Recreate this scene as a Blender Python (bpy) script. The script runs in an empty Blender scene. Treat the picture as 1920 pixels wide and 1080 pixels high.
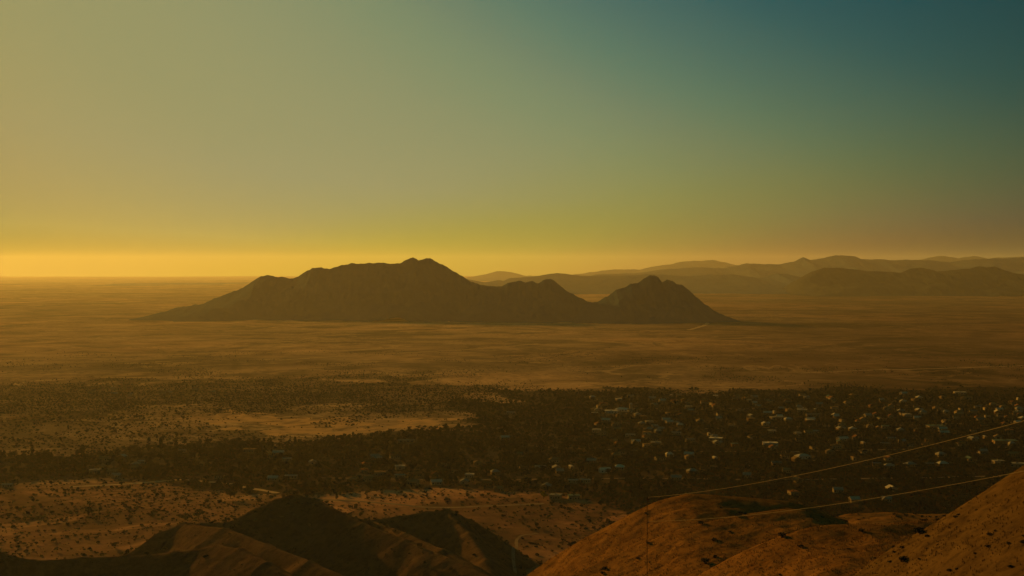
import bpy, math, random
import numpy as np
from mathutils import Vector

random.seed(7)
rng = np.random.default_rng(11)
sc = bpy.context.scene
COL = sc.collection

# ------------------------------------------------------------------ camera
F = 2667.0                       # focal length in pixels of the 1920 px wide photograph (50 mm)
CAMZ = 206.0
HOR = 503.0
PITCH = math.atan((540.0 - HOR) / F)
cam = bpy.data.cameras.new('camera')
cam.lens = 36.0 * F / 1920.0
cam.sensor_width = 36.0
cam.clip_start = 1.0
cam.clip_end = 600000.0
camo = bpy.data.objects.new('camera', cam)
camo.location = (0, 0, CAMZ)
camo.rotation_euler = (math.pi / 2 - PITCH, 0, 0)
COL.objects.link(camo)
sc.camera = camo

# ------------------------------------------------------------------ sky, sun, exposure
SUN_AZ, SUN_EL = math.radians(-32.0), math.radians(11.0)
EXPOSURE = 0.2
sc.view_settings.view_transform = 'Standard'
sc.view_settings.look = 'None'
sc.view_settings.gamma = 1.0
sc.view_settings.exposure = EXPOSURE

world = bpy.data.worlds.new('World')
sc.world = world
world.use_nodes = True
wt = world.node_tree
bgn = wt.nodes['Background']
sky = wt.nodes.new('ShaderNodeTexSky')
sky.sky_type = 'NISHITA'
sky.sun_disc = False
sky.sun_elevation = SUN_EL
sky.sun_rotation = SUN_AZ
sky.air_density = 1.0
sky.dust_density = 1.0
sky.ozone_density = 1.0
scl = wt.nodes.new('ShaderNodeVectorMath'); scl.operation = 'SCALE'
scl.inputs['Scale'].default_value = .795 / 50.0
crv = wt.nodes.new('ShaderNodeRGBCurve')          # the film's warm response, the same for the whole sky
def curve(c, pts):
    c.points[0].location = (pts[0][0] / 50.0, pts[0][1])
    c.points[1].location = (pts[-1][0] / 50.0, pts[-1][1])
    for x, y in pts[1:-1]:
        c.points.new(x / 50.0, y)
curve(crv.mapping.curves[0], [(0, 0), (2.4, .004), (3.2, .017), (3.8, .046), (4.6, .09), (6.2, .18), (9, .25), (15, .285), (22, .315), (30, .325), (42, .26), (50, .2)])
curve(crv.mapping.curves[1], [(0, 0), (.4, .072), (1.6, .068), (3.1, .072), (3.8, .092), (4.5, .136), (5.6, .208), (7.0, .258), (13, .285), (22, .275), (34, .2), (50, .12)])
curve(crv.mapping.curves[2], [(0, 0), (.4, .075), (.95, .07), (1.35, .042), (2.2, .056), (3.2, .070), (4.0, .099), (5.2, .132), (8.0, .13), (13, .105), (22, .05), (50, .01)])
crv.mapping.extend = 'HORIZONTAL'
crv.mapping.update()
scl2 = wt.nodes.new('ShaderNodeVectorMath'); scl2.operation = 'SCALE'
scl2.inputs['Scale'].default_value = 10.0 / (2.0 ** EXPOSURE)
wt.links.new(sky.outputs[0], scl.inputs[0])
wt.links.new(scl.outputs[0], crv.inputs['Color'])
# the film's blue layer drops out where the light is reddest (low sky)
s1 = wt.nodes.new('ShaderNodeSeparateColor'); wt.links.new(scl.outputs[0], s1.inputs[0])
dv = wt.nodes.new('ShaderNodeMath'); dv.operation = 'DIVIDE'
wt.links.new(s1.outputs[0], dv.inputs[0]); wt.links.new(s1.outputs[2], dv.inputs[1])
mr = wt.nodes.new('ShaderNodeMapRange'); mr.clamp = True
for k_, v_ in (('From Min', 2.3), ('From Max', 5.5), ('To Min', 1.0), ('To Max', .32)): mr.inputs[k_].default_value = v_
wt.links.new(dv.outputs[0], mr.inputs['Value'])
s2 = wt.nodes.new('ShaderNodeSeparateColor'); wt.links.new(crv.outputs[0], s2.inputs[0])
ml = wt.nodes.new('ShaderNodeMath'); ml.operation = 'MULTIPLY'
wt.links.new(s2.outputs[2], ml.inputs[0]); wt.links.new(mr.outputs[0], ml.inputs[1])
cc = wt.nodes.new('ShaderNodeCombineColor')
wt.links.new(s2.outputs[0], cc.inputs[0]); wt.links.new(s2.outputs[1], cc.inputs[1]); wt.links.new(ml.outputs[0], cc.inputs[2])
mr2 = wt.nodes.new('ShaderNodeMapRange'); mr2.clamp = True
for k_, v_ in (('From Min', 4.2), ('From Max', 7.0), ('To Min', 1.0), ('To Max', .30)): mr2.inputs[k_].default_value = v_
wt.links.new(dv.outputs[0], mr2.inputs['Value'])
# and the sky dims away from the sun
tc = wt.nodes.new('ShaderNodeTexCoord')
dt = wt.nodes.new('ShaderNodeVectorMath'); dt.operation = 'DOT_PRODUCT'
dt.inputs[1].default_value = (math.sin(SUN_AZ) * math.cos(SUN_EL), math.cos(SUN_AZ) * math.cos(SUN_EL), math.sin(SUN_EL))
wt.links.new(tc.outputs['Generated'], dt.inputs[0])
mr3 = wt.nodes.new('ShaderNodeMapRange'); mr3.interpolation_type = 'SMOOTHSTEP'
for k_, v_ in (('From Min', .48), ('From Max', .86), ('To Min', .58), ('To Max', 1.0)): mr3.inputs[k_].default_value = v_
wt.links.new(dt.outputs['Value'], mr3.inputs['Value'])
mm = wt.nodes.new('ShaderNodeMath'); mm.operation = 'MULTIPLY'
wt.links.new(mr2.outputs[0], mm.inputs[0]); wt.links.new(mr3.outputs[0], mm.inputs[1])
sf = wt.nodes.new('ShaderNodeVectorMath'); sf.operation = 'SCALE'
wt.links.new(cc.outputs[0], sf.inputs[0]); wt.links.new(mm.outputs[0], sf.inputs['Scale'])
wt.links.new(sf.outputs[0], scl2.inputs[0])
wt.links.new(scl2.outputs[0], bgn.inputs['Color'])
bgn.inputs['Strength'].default_value = 0.1

sun = bpy.data.lights.new('sun', 'SUN')
sun.energy = 4.7
sun.angle = math.radians(0.6)
sun.color = (1.0, 0.50, 0.055)
suno = bpy.data.objects.new('sun', sun)
sdir = Vector((math.sin(SUN_AZ) * math.cos(SUN_EL), math.cos(SUN_AZ) * math.cos(SUN_EL), math.sin(SUN_EL)))
suno.rotation_euler = sdir.to_track_quat('Z', 'Y').to_euler()
suno.location = (-300, 400, 500)
COL.objects.link(suno)

sc.cycles.max_bounces = 6
sc.cycles.volume_bounces = 1
sc.cycles.use_denoising = True

# ------------------------------------------------------------------ helpers
CP, SP = math.cos(PITCH), math.sin(PITCH)
def ray(px, py):
    a = (np.asarray(px, float) - 960.0) / F
    b = -(np.asarray(py, float) - 540.0) / F
    return a, CP + b * SP, -SP + b * CP
def at(px, py, d):
    """world point seen at that pixel of the photograph, d metres ahead"""
    x, y, z = ray(px, py)
    k = np.asarray(d, float) / y
    return x * k, y * k, CAMZ + z * k
def on_ground(px, py, z=0.0):
    x, y, zz = ray(px, py)
    k = (z - CAMZ) / zz
    return x * k, y * k
def to_px(x, y, z):
    dz = z - CAMZ
    fwd = y * CP - dz * SP
    up = y * SP + dz * CP
    return 960 + F * x / fwd, 540 - F * up / fwd

def _hash(ix, iy, seed):
    h = (ix.astype(np.int64) * 374761393 + iy.astype(np.int64) * 668265263 + seed * 1442695041) & 0xFFFFFFFF
    h = ((h ^ (h >> 13)) * 1274126177) & 0xFFFFFFFF
    h = h ^ (h >> 16)
    return h
def perlin(x, y, seed=0):
    x = np.asarray(x, float); y = np.asarray(y, float)
    ix = np.floor(x); iy = np.floor(y)
    fx = x - ix; fy = y - iy
    u = fx * fx * fx * (fx * (fx * 6 - 15) + 10)
    v = fy * fy * fy * (fy * (fy * 6 - 15) + 10)
    def g(dx, dy):
        a = _hash(ix + dx, iy + dy, seed) / 4294967296.0 * 2 * np.pi
        return np.cos(a) * (fx - dx) + np.sin(a) * (fy - dy)
    n0 = g(0, 0) * (1 - u) + g(1, 0) * u
    n1 = g(0, 1) * (1 - u) + g(1, 1) * u
    return (n0 * (1 - v) + n1 * v) * 1.5
def fbm(x, y, seed=0, octaves=4, gain=.5):
    s = 0; a = 1.0; f = 1.0
    for k in range(octaves):
        s = s + a * perlin(x * f, y * f, seed + k * 17); a *= gain; f *= 2.03
    return s
def ridged(x, y, seed=0, octaves=4):
    s = 0; a = 1.0; f = 1.0
    for k in range(octaves):
        s = s + a * (1 - np.abs(perlin(x * f, y * f, seed + k * 31)) * 1.6); a *= .5; f *= 2.07
    return s / 1.9

def link(o, parent=None):
    COL.objects.link(o)
    if parent: o.parent = parent
    return o
def tag(o, label=None, cat=None, group=None, kind=None):
    if label: o['label'] = label
    if cat: o['category'] = cat
    if group: o['group'] = group
    if kind: o['kind'] = kind
    return o
def np_mesh(name, V, faces, mats, smooth=False):
    """faces: (n,3) or (n,4) array"""
    me = bpy.data.meshes.new(name)
    V = np.ascontiguousarray(V, dtype=np.float32); faces = np.ascontiguousarray(faces, dtype=np.int32)
    n, k = faces.shape
    me.vertices.add(len(V)); me.vertices.foreach_set('co', V.ravel())
    me.loops.add(n * k); me.loops.foreach_set('vertex_index', faces.ravel())
    me.polygons.add(n); me.polygons.foreach_set('loop_start', np.arange(0, n * k, k, dtype=np.int32))
    me.polygons.foreach_set('loop_total', np.full(n, k, dtype=np.int32))
    me.update(calc_edges=True)
    if smooth:
        me.polygons.foreach_set('use_smooth', np.ones(n, dtype=bool))
    for m in (mats if isinstance(mats, (list, tuple)) else [mats]): me.materials.append(m)
    return me
def grid_faces(nr, nc):
    r = np.arange(nr - 1)[:, None] * nc; c = np.arange(nc - 1)[None, :]
    i = (r + c).ravel()
    return np.stack([i, i + 1, i + nc + 1, i + nc], 1)
def grid_obj(name, X, Y, Z, mat):
    V = np.stack([X.ravel(), Y.ravel(), Z.ravel()], 1)
    return bpy.data.objects.new(name, np_mesh(name, V, grid_faces(*X.shape), mat, True))

# ------------------------------------------------------------------ materials
def new_mat(name, rough=.9, spec=.2):
    m = bpy.data.materials.new(name); m.use_nodes = True
    b = m.node_tree.nodes['Principled BSDF']
    b.inputs['Roughness'].default_value = rough
    b.inputs['Specular IOR Level'].default_value = spec
    return m, m.node_tree, b
def N(t, typ, **kw):
    n = t.nodes.new(typ)
    for k, v in kw.items(): setattr(n, k, v)
    return n
def noise(t, vec, scale, detail=4, rough=.55, dist=0.0):
    n = N(t, 'ShaderNodeTexNoise'); n.inputs['Scale'].default_value = scale
    n.inputs['Detail'].default_value = detail; n.inputs['Roughness'].default_value = rough
    n.inputs['Distortion'].default_value = dist
    t.links.new(vec, n.inputs['Vector']); return n.outputs['Fac']
def ramp(t, fac, stops):
    r = N(t, 'ShaderNodeValToRGB'); e = r.color_ramp.elements
    e[0].position, e[0].color = stops[0][0], (*stops[0][1], 1)
    e[1].position, e[1].color = stops[-1][0], (*stops[-1][1], 1)
    for p, c in stops[1:-1]:
        x = e.new(p); x.color = (*c, 1)
    t.links.new(fac, r.inputs[0]); return r.outputs[0]
def mix(t, fac, a, b, mode='MIX'):
    m = N(t, 'ShaderNodeMix', data_type='RGBA', blend_type=mode)
    if isinstance(fac, float): m.inputs[0].default_value = fac
    else: t.links.new(fac, m.inputs[0])
    for s, v in ((6, a), (7, b)):
        if isinstance(v, tuple): m.inputs[s].default_value = (*v, 1)
        else: t.links.new(v, m.inputs[s])
    return m.outputs[2]
def grey(*v): return [(p, (x, x, x)) for p, x in v]
def pos(t): return N(t, 'ShaderNodeNewGeometry').outputs['Position']
def scaled(t, vec, s):
    m = N(t, 'ShaderNodeMapping'); m.inputs['Scale'].default_value = s
    t.links.new(vec, m.inputs['Vector']); return m.outputs[0]

def mat_plain():
    m, t, b = new_mat('desert_plain', 1.0, 0.0)
    p = pos(t)
    big = noise(t, p, 1 / 1400.0, 5, .6)
    mid = noise(t, scaled(t, p, (1, .8, 1)), 1 / 170.0, 6, .65, .6)
    fin = noise(t, p, 1 / 14.0, 6, .7)
    sand = ramp(t, mid, [(.30, (.15, .095, .06)), (.42, (.30, .19, .115)), (.54, (.41, .26, .155)), (.70, (.54, .345, .20))])
    tint = ramp(t, big, [(.36, (.48, .52, .56)), (.5, (.85, .85, .85)), (.62, (1.2, 1.1, 1.0))])
    c = mix(t, 1.0, sand, tint, 'MULTIPLY')
    speck = ramp(t, fin, grey((.46, 0), (.62, 1)))
    sc_mask = ramp(t, noise(t, p, 1 / 420.0, 5, .62, .8), grey((.40, .12), (.60, .9)))
    f = N(t, 'ShaderNodeMath', operation='MULTIPLY'); t.links.new(speck, f.inputs[0]); t.links.new(sc_mask, f.inputs[1])
    c = mix(t, f.outputs[0], c, (.075, .06, .04))
    pat = ramp(t, noise(t, scaled(t, p, (1, .7, 1)), 1 / 330.0, 7, .68, 1.2), grey((.50, 0), (.60, .7)))
    c = mix(t, pat, c, (.085, .066, .045))
    wash = ramp(t, noise(t, scaled(t, p, (.55, 1, 1)), 1 / 600.0, 5, .6, 2.0), grey((.485, 0), (.50, .55), (.515, 0)))
    c = mix(t, wash, c, (.55, .36, .2))
    at_ = N(t, 'ShaderNodeAttribute', attribute_name='scrub')
    c = mix(t, at_.outputs['Fac'], c, (.055, .048, .04))
    so_ = N(t, 'ShaderNodeAttribute', attribute_name='soil_and_dimming')  # earth tint, with the right side's dimmer light painted in
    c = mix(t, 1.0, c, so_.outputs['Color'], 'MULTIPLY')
    as_ = N(t, 'ShaderNodeAttribute', attribute_name='bare_sand')
    c = mix(t, as_.outputs['Fac'], c, (.50, .29, .14))
    t.links.new(c, b.inputs['Base Color'])
    bp = N(t, 'ShaderNodeBump'); bp.inputs['Strength'].default_value = .5; bp.inputs['Distance'].default_value = 1.2
    t.links.new(fin, bp.inputs['Height']); t.links.new(bp.outputs[0], b.inputs['Normal'])
    return m
def mat_hill(name, dark, light, s=1.0, bump=.5):
    m, t, b = new_mat(name, 1.0, 0.0)
    p = pos(t)
    a = noise(t, p, 1 / (34.0 * s), 5, .6, .4)
    c_ = noise(t, p, 1 / (5.0 * s), 6, .7)
    f_ = noise(t, p, 1 / (.7 * s), 4, .7)
    c = ramp(t, a, [(.3, dark), (.68, light)])
    c = mix(t, ramp(t, c_, grey((.36, .65), (.55, 0))), c, tuple(x * .35 for x in dark))
    c = mix(t, ramp(t, f_, grey((.55, 0), (.75, .6))), c, tuple(x * 1.25 for x in light))
    t.links.new(c, b.inputs['Base Color'])
    bp = N(t, 'ShaderNodeBump'); bp.inputs['Strength'].default_value = bump; bp.inputs['Distance'].default_value = .6 * s
    t.links.new(c_, bp.inputs['Height'])
    b2 = N(t, 'ShaderNodeBump'); b2.inputs['Strength'].default_value = bump; b2.inputs['Distance'].default_value = .15 * s
    t.links.new(f_, b2.inputs['Height']); t.links.new(bp.outputs[0], b2.inputs['Normal'])
    t.links.new(b2.outputs[0], b.inputs['Normal'])
    return m
def mat_rock(name, dark, light, s):
    m, t, b = new_mat(name, 1.0, 0.0)
    p = pos(t)
    c = ramp(t, noise(t, p, 1 / s, 7, .65, .5), [(.3, dark), (.7, light)])
    t.links.new(c, b.inputs['Base Color'])
    bp = N(t, 'ShaderNodeBump'); bp.inputs['Strength'].default_value = .6; bp.inputs['Distance'].default_value = s * .08
    t.links.new(noise(t, p, 4 / s, 6, .7), bp.inputs['Height']); t.links.new(bp.outputs[0], b.inputs['Normal'])
    return m
def mat_leaf(name, dark, light):
    m, t, b = new_mat(name, .9, 0.0)
    oi = N(t, 'ShaderNodeObjectInfo')
    n = noise(t, pos(t), 1 / 1.3, 3, .6)
    c = ramp(t, n, [(.3, dark), (.7, light)])
    c = mix(t, 1.0, c, ramp(t, oi.outputs['Random'], [(0, (.7, .75, .7)), (1, (1.15, 1.0, .9))]), 'MULTIPLY')
    t.links.new(c, b.inputs['Base Color'])
    return m
def mat_plainc(name, col, rough=.8, spec=.3, var=.18, s=.8):
    m, t, b = new_mat(name, rough, 0.0 if rough > .5 else spec)
    n = noise(t, pos(t), s, 5, .65)
    lo = tuple(x * (1 - var) for x in col); hi = tuple(min(.9, x * (1 + var)) for x in col)
    t.links.new(ramp(t, n, [(.3, lo), (.7, hi)]), b.inputs['Base Color'])
    return m

M_PLAIN = mat_plain()
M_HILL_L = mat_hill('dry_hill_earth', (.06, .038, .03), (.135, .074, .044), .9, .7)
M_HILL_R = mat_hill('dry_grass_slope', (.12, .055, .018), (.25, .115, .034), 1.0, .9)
M_HILL_N = mat_hill('near_dry_grass_slope', (.065, .037, .015), (.135, .076, .028), .6, .6)
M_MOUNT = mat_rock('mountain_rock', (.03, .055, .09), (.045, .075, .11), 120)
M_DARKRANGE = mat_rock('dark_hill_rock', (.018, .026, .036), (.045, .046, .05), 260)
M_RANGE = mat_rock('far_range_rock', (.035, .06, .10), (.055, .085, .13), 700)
M_BARK = mat_plainc('bark', (.07, .05, .03), .9, .1, .3, 2.0)
M_LEAF = mat_leaf('olive_foliage', (.026, .042, .046), (.05, .064, .056))
M_LEAF_D = mat_leaf('dark_foliage', (.018, .034, .042), (.036, .052, .055))
M_LEAF_Y = mat_leaf('yellow_foliage', (.30, .24, .02), (.45, .36, .04))
M_BUSH = mat_leaf('dry_bush_foliage', (.034, .036, .034), (.07, .062, .048))
M_GRASS = mat_leaf('dry_grass_blades', (.09, .052, .02), (.19, .108, .04))
M_DIRT = mat_plainc('pale_dirt', (.38, .26, .15), 1.0, 0.0, .2, .15)
M_STREET = mat_plainc('dusty_street', (.2, .135, .085), 1.0, 0.0, .25, .1)

# ------------------------------------------------------------------ zones of the plain (a map of what grows where)
def in_poly(x, y, poly):
    inside = np.zeros(np.shape(x), bool)
    n = len(poly)
    for i in range(n):
        x0, y0 = poly[i]; x1, y1 = poly[(i + 1) % n]
        c = ((y0 > y) != (y1 > y))
        with np.errstate(divide='ignore', invalid='ignore'):
            xi = (x1 - x0) * (y - y0) / (y1 - y0 + 1e-12) + x0
        inside ^= c & (x < xi)
    return inside
def world_poly(pts):
    return [tuple(float(v) for v in on_ground(px, py)) for px, py in pts]
Z_DENSE = world_poly([(880, 742), (1100, 734), (1300, 738), (1500, 731), (1930, 722), (2250, 722), (2400, 1000), (1250, 985), (1120, 950), (1000, 926), (860, 922), (700, 930), (560, 918),
                      (450, 912), (300, 905), (150, 905), (-150, 915), (-200, 862), (120, 858), (260, 838), (420, 832), (560, 826), (690, 816), (760, 806), (900, 800), (905, 782), (860, 770)])
Z_BAND = world_poly([(-250, 722), (120, 716), (420, 712), (560, 708), (760, 712), (900, 728), (900, 775), (760, 772), (560, 762), (420, 764), (250, 772), (-250, 775)])
Z_SAND = world_poly([(410, 772), (520, 778), (640, 790), (760, 788), (880, 794), (800, 804), (700, 808), (560, 816), (430, 800)])
Z_LEFTMED = world_poly([(-250, 760), (350, 765), (420, 800), (520, 812), (300, 850), (-250, 870)])
Z_LOWSAND = world_poly([(-250, 900), (150, 900), (380, 915), (640, 925), (900, 935), (930, 965), (500, 1000), (200, 1060), (-250, 1060)])
Z_VALLEY = world_poly([(640, 960), (880, 938), (1120, 940), (1160, 970), (1120, 1010), (980, 1110), (700, 1110)])
def density(x, y):
    """share of the ground under trees and scrub, 0..1"""
    k = np.clip((np.hypot(x, y) - 900) / 1500, .15, 1.2)
    wx = x + 70 * k * fbm(x / 120, y / 120, 3, 4); wy = y + 190 * k * fbm(x / 150, y / 190, 5, 4)
    d = np.full(np.shape(x), .12)
    d = np.where(in_poly(wx, wy, Z_LEFTMED), .30, d)
    d = np.where(in_poly(wx, wy, Z_BAND), .62, d)
    d = np.where(in_poly(wx, wy, Z_DENSE), .95, d)
    d = np.where(in_poly(wx, wy, Z_LOWSAND), .15, d)
    d = np.where(in_poly(wx, wy, Z_SAND), .015, d)
    d = np.where(in_poly(wx, wy, Z_VALLEY), .08, d)
    r = np.hypot(x, y)
    d = np.where((r > 2420) & ~in_poly(wx, wy, Z_BAND) & ~in_poly(wx, wy, Z_DENSE), .05, d)
    return d

# ------------------------------------------------------------------ ground: one sheet out to the horizon
def plain_z(x, y):
    r = np.hypot(x, y)
    far = np.clip((r - 5000) / 20000, 0, 1)
    return (.9 * fbm(x / 140, y / 140, 41, 3) + far * 7 * fbm(x / 2600, y / 2600, 43, 4)
            + np.clip((r - 3000) / 3000, 0, 1) * 3.0 * fbm(x / 500, y / 500, 44, 4)) * np.clip(r / 600, 0, 1)
bear = np.concatenate([np.linspace(-180, -42, 40)[:-1], np.linspace(-42, -24, 30)[:-1], np.linspace(-24, 24, 420), np.linspace(24, 42, 30)[1:], np.linspace(42, 180, 40)[1:]])
bear = np.radians(bear)
rad = np.concatenate([[1.0, 200, 500, 760], np.geomspace(860, 3200, 300), np.geomspace(3250, 20000, 200)[1:], np.geomspace(20500, 37500, 14)])
R, B = np.meshgrid(rad, bear, indexing='ij')
GX, GY = R * np.sin(B), R * np.cos(B)
GZ = plain_z(GX, GY)
ground = grid_obj('ground', GX, GY, GZ, M_PLAIN)
scr = np.clip(np.where(in_poly(GX + 20 * fbm(GX / 60, GY / 60, 15, 3), GY + 40 * fbm(GX / 60, GY / 60, 16, 3), Z_VALLEY), .5 + .35 * fbm(GX / 30, GY / 50, 18, 3), density(GX, GY)) - .04, 0, .92) * (R > 700) * (R < 3300)
att = ground.data.attributes.new('scrub', 'FLOAT', 'POINT'); att.data.foreach_set('value', scr.ravel().astype(np.float32))
# redder earth right and near; dimmer light to the right painted into the colour
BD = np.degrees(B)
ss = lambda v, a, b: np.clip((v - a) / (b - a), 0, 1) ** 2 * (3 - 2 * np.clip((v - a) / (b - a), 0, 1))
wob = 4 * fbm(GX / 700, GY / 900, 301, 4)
soil_and_dimming = 1.0 - .50 * ss(BD + wob, -1, 16) - .0 * ss(-BD + wob, 8, 20)
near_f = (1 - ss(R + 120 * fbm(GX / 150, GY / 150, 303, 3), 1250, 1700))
soil_and_dimming = soil_and_dimming * (1 + .05 * near_f)
sv = np.stack([soil_and_dimming, soil_and_dimming * (.8 + .2 * soil_and_dimming) * (1 - .24 * near_f), soil_and_dimming * (.75 + .25 * soil_and_dimming) * (1 - .3 * near_f), np.ones_like(soil_and_dimming)], -1)
att = ground.data.attributes.new('soil_and_dimming', 'FLOAT_COLOR', 'POINT'); att.data.foreach_set('color', sv.reshape(-1, 4).ravel().astype(np.float32))
sandv = in_poly(GX + 40 * fbm(GX / 60, GY / 60, 8, 5), GY + 110 * fbm(GX / 70, GY / 70, 9, 5), Z_SAND) * np.clip(.7 + .8 * fbm(GX / 22, GY / 30, 10, 4), 0, 1)
att = ground.data.attributes.new('bare_sand', 'FLOAT', 'POINT'); att.data.foreach_set('value', sandv.ravel().astype(np.float32))
tag(link(ground), 'broad ochre desert plain with darker scrub reaching to the hazy horizon', 'ground', kind='structure')

# ------------------------------------------------------------------ mountains
def crest_mountain(name, pts, depth, w_near, w_far, mat, label, res=(260, 110), sharp=1.35, rough=.16, seed=1, jag=0.0, kind='mountain'):
    """a mountain whose crest runs through the given directions at its own distance; flanks fall to the plain on both sides"""
    px = np.array([p[0] for p in pts], float); py = np.array([p[1] for p in pts], float)
    dd = np.interp(px, [p[0] for p in depth], [p[1] for p in depth]) if isinstance(depth, list) else np.full(len(px), float(depth))
    cx, cy, cz = at(px, py, dd)
    n, m = res
    xs = np.interp(np.linspace(0, 1, n), (px - px[0]) / (px[-1] - px[0]), cx)
    s = np.concatenate([-np.linspace(1, 0, m // 2 + 1) ** 1.25, np.linspace(0, 1, m // 2 + 1)[1:] ** 1.25])
    X = np.repeat(xs[None, :], len(s), 0)
    yc = np.interp(xs, cx, cy); zc = np.interp(xs, cx, cz)
    if jag: zc = zc + jag * fbm(xs / (w_near * .06), xs * 0 + seed, seed, 4)
    S = np.repeat(s[:, None], n, 1)
    Yo = np.where(S < 0, S * w_near, S * w_far)
    wob = fbm(X / (w_near * .5), Yo / (w_near * .5), seed + 5, 3) * .28
    q = np.clip(np.abs(S) * (1 + wob * np.clip(np.abs(S) * 4, 0, 1)), 0, 1.0)
    prof = (1 - q) ** sharp
    rid = ridged((X + Yo * .15) / (w_near * .22), Yo / (w_near * .55), seed, 4) - .62
    rel = np.clip(np.abs(S) * 5, 0, 1) * np.clip((1 - q) * 2.5, 0, 1)
    H = np.maximum(zc, 0)[None, :]
    Z = zc[None, :] * prof + rid * rel * H * rough * 2.0 - 6 * q ** 2 - np.where(np.abs(S) > .97, 12, 0)
    Z = np.where(zc[None, :] < 0, zc[None, :] - 2, Z)
    Y = yc[None, :] + Yo
    o = grid_obj(name, X, Y, Z, mat)
    return tag(link(o), label, kind, kind='structure')

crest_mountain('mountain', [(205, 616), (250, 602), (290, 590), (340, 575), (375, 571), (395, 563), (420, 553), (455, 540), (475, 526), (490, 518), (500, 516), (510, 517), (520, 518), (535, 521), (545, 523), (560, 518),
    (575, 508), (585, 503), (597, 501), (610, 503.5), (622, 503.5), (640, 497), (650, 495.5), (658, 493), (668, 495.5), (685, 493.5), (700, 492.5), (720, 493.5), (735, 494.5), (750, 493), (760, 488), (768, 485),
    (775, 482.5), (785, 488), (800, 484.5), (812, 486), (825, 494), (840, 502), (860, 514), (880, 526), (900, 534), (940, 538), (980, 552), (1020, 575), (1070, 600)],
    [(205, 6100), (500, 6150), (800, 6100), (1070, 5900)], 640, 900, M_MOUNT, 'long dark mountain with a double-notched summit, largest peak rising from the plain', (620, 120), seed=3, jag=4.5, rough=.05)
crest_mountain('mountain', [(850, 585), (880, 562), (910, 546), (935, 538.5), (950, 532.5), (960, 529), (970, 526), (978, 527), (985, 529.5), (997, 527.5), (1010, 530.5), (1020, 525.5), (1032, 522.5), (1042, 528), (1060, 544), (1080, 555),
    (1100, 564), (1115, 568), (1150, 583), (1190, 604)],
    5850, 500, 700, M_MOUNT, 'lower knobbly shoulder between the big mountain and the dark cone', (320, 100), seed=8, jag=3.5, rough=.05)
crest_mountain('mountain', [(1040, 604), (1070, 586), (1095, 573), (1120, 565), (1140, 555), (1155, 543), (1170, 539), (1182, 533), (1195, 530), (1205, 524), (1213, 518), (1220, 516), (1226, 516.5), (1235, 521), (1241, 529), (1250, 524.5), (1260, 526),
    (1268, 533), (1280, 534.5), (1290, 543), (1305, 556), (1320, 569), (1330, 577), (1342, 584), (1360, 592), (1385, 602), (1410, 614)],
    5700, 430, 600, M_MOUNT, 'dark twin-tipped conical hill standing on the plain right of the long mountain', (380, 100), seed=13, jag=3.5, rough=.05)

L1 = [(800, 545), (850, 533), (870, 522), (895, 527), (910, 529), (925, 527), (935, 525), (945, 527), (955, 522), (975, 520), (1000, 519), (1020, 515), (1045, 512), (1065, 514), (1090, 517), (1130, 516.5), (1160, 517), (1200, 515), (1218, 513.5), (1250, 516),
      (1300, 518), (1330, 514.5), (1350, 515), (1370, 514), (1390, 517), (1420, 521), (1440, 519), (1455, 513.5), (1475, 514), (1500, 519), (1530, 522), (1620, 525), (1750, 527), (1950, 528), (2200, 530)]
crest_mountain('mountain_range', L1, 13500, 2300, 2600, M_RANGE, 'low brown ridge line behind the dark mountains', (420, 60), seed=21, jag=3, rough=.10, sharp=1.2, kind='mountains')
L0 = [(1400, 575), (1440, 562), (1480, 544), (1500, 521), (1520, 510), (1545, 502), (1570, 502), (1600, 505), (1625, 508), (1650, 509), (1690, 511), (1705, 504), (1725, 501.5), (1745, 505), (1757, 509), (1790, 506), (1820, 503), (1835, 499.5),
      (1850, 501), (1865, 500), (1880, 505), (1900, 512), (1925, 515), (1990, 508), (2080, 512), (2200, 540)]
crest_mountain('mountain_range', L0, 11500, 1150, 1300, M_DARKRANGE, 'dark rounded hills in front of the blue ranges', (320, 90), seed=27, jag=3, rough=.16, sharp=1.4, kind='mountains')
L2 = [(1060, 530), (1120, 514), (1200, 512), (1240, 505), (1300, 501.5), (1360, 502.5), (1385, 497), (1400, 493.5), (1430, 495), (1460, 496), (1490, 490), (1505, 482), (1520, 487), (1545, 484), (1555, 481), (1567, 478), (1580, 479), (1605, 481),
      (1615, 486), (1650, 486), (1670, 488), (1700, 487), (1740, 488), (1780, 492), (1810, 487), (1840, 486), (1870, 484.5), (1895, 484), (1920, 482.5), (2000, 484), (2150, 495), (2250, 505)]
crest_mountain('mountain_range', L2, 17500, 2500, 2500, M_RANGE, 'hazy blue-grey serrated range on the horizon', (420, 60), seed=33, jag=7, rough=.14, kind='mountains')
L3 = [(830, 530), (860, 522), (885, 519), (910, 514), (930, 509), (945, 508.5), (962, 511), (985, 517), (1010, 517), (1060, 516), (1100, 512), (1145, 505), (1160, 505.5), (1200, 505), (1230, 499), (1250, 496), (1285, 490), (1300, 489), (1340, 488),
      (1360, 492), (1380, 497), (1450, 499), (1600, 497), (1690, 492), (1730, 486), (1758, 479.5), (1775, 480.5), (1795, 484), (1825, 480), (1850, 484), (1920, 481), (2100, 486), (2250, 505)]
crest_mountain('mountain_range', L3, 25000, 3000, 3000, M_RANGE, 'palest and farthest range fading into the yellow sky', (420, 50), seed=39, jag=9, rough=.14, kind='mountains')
crest_mountain('mountain_range', [(-400, 536), (-200, 533), (0, 534), (160, 533), (300, 530.5), (420, 531), (520, 534), (640, 545)], 19000, 2500, 2500, M_RANGE,
               'faint low swell lost in the golden haze beside the long mountain', (200, 40), seed=45, jag=3, rough=.08, kind='mountains')

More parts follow.
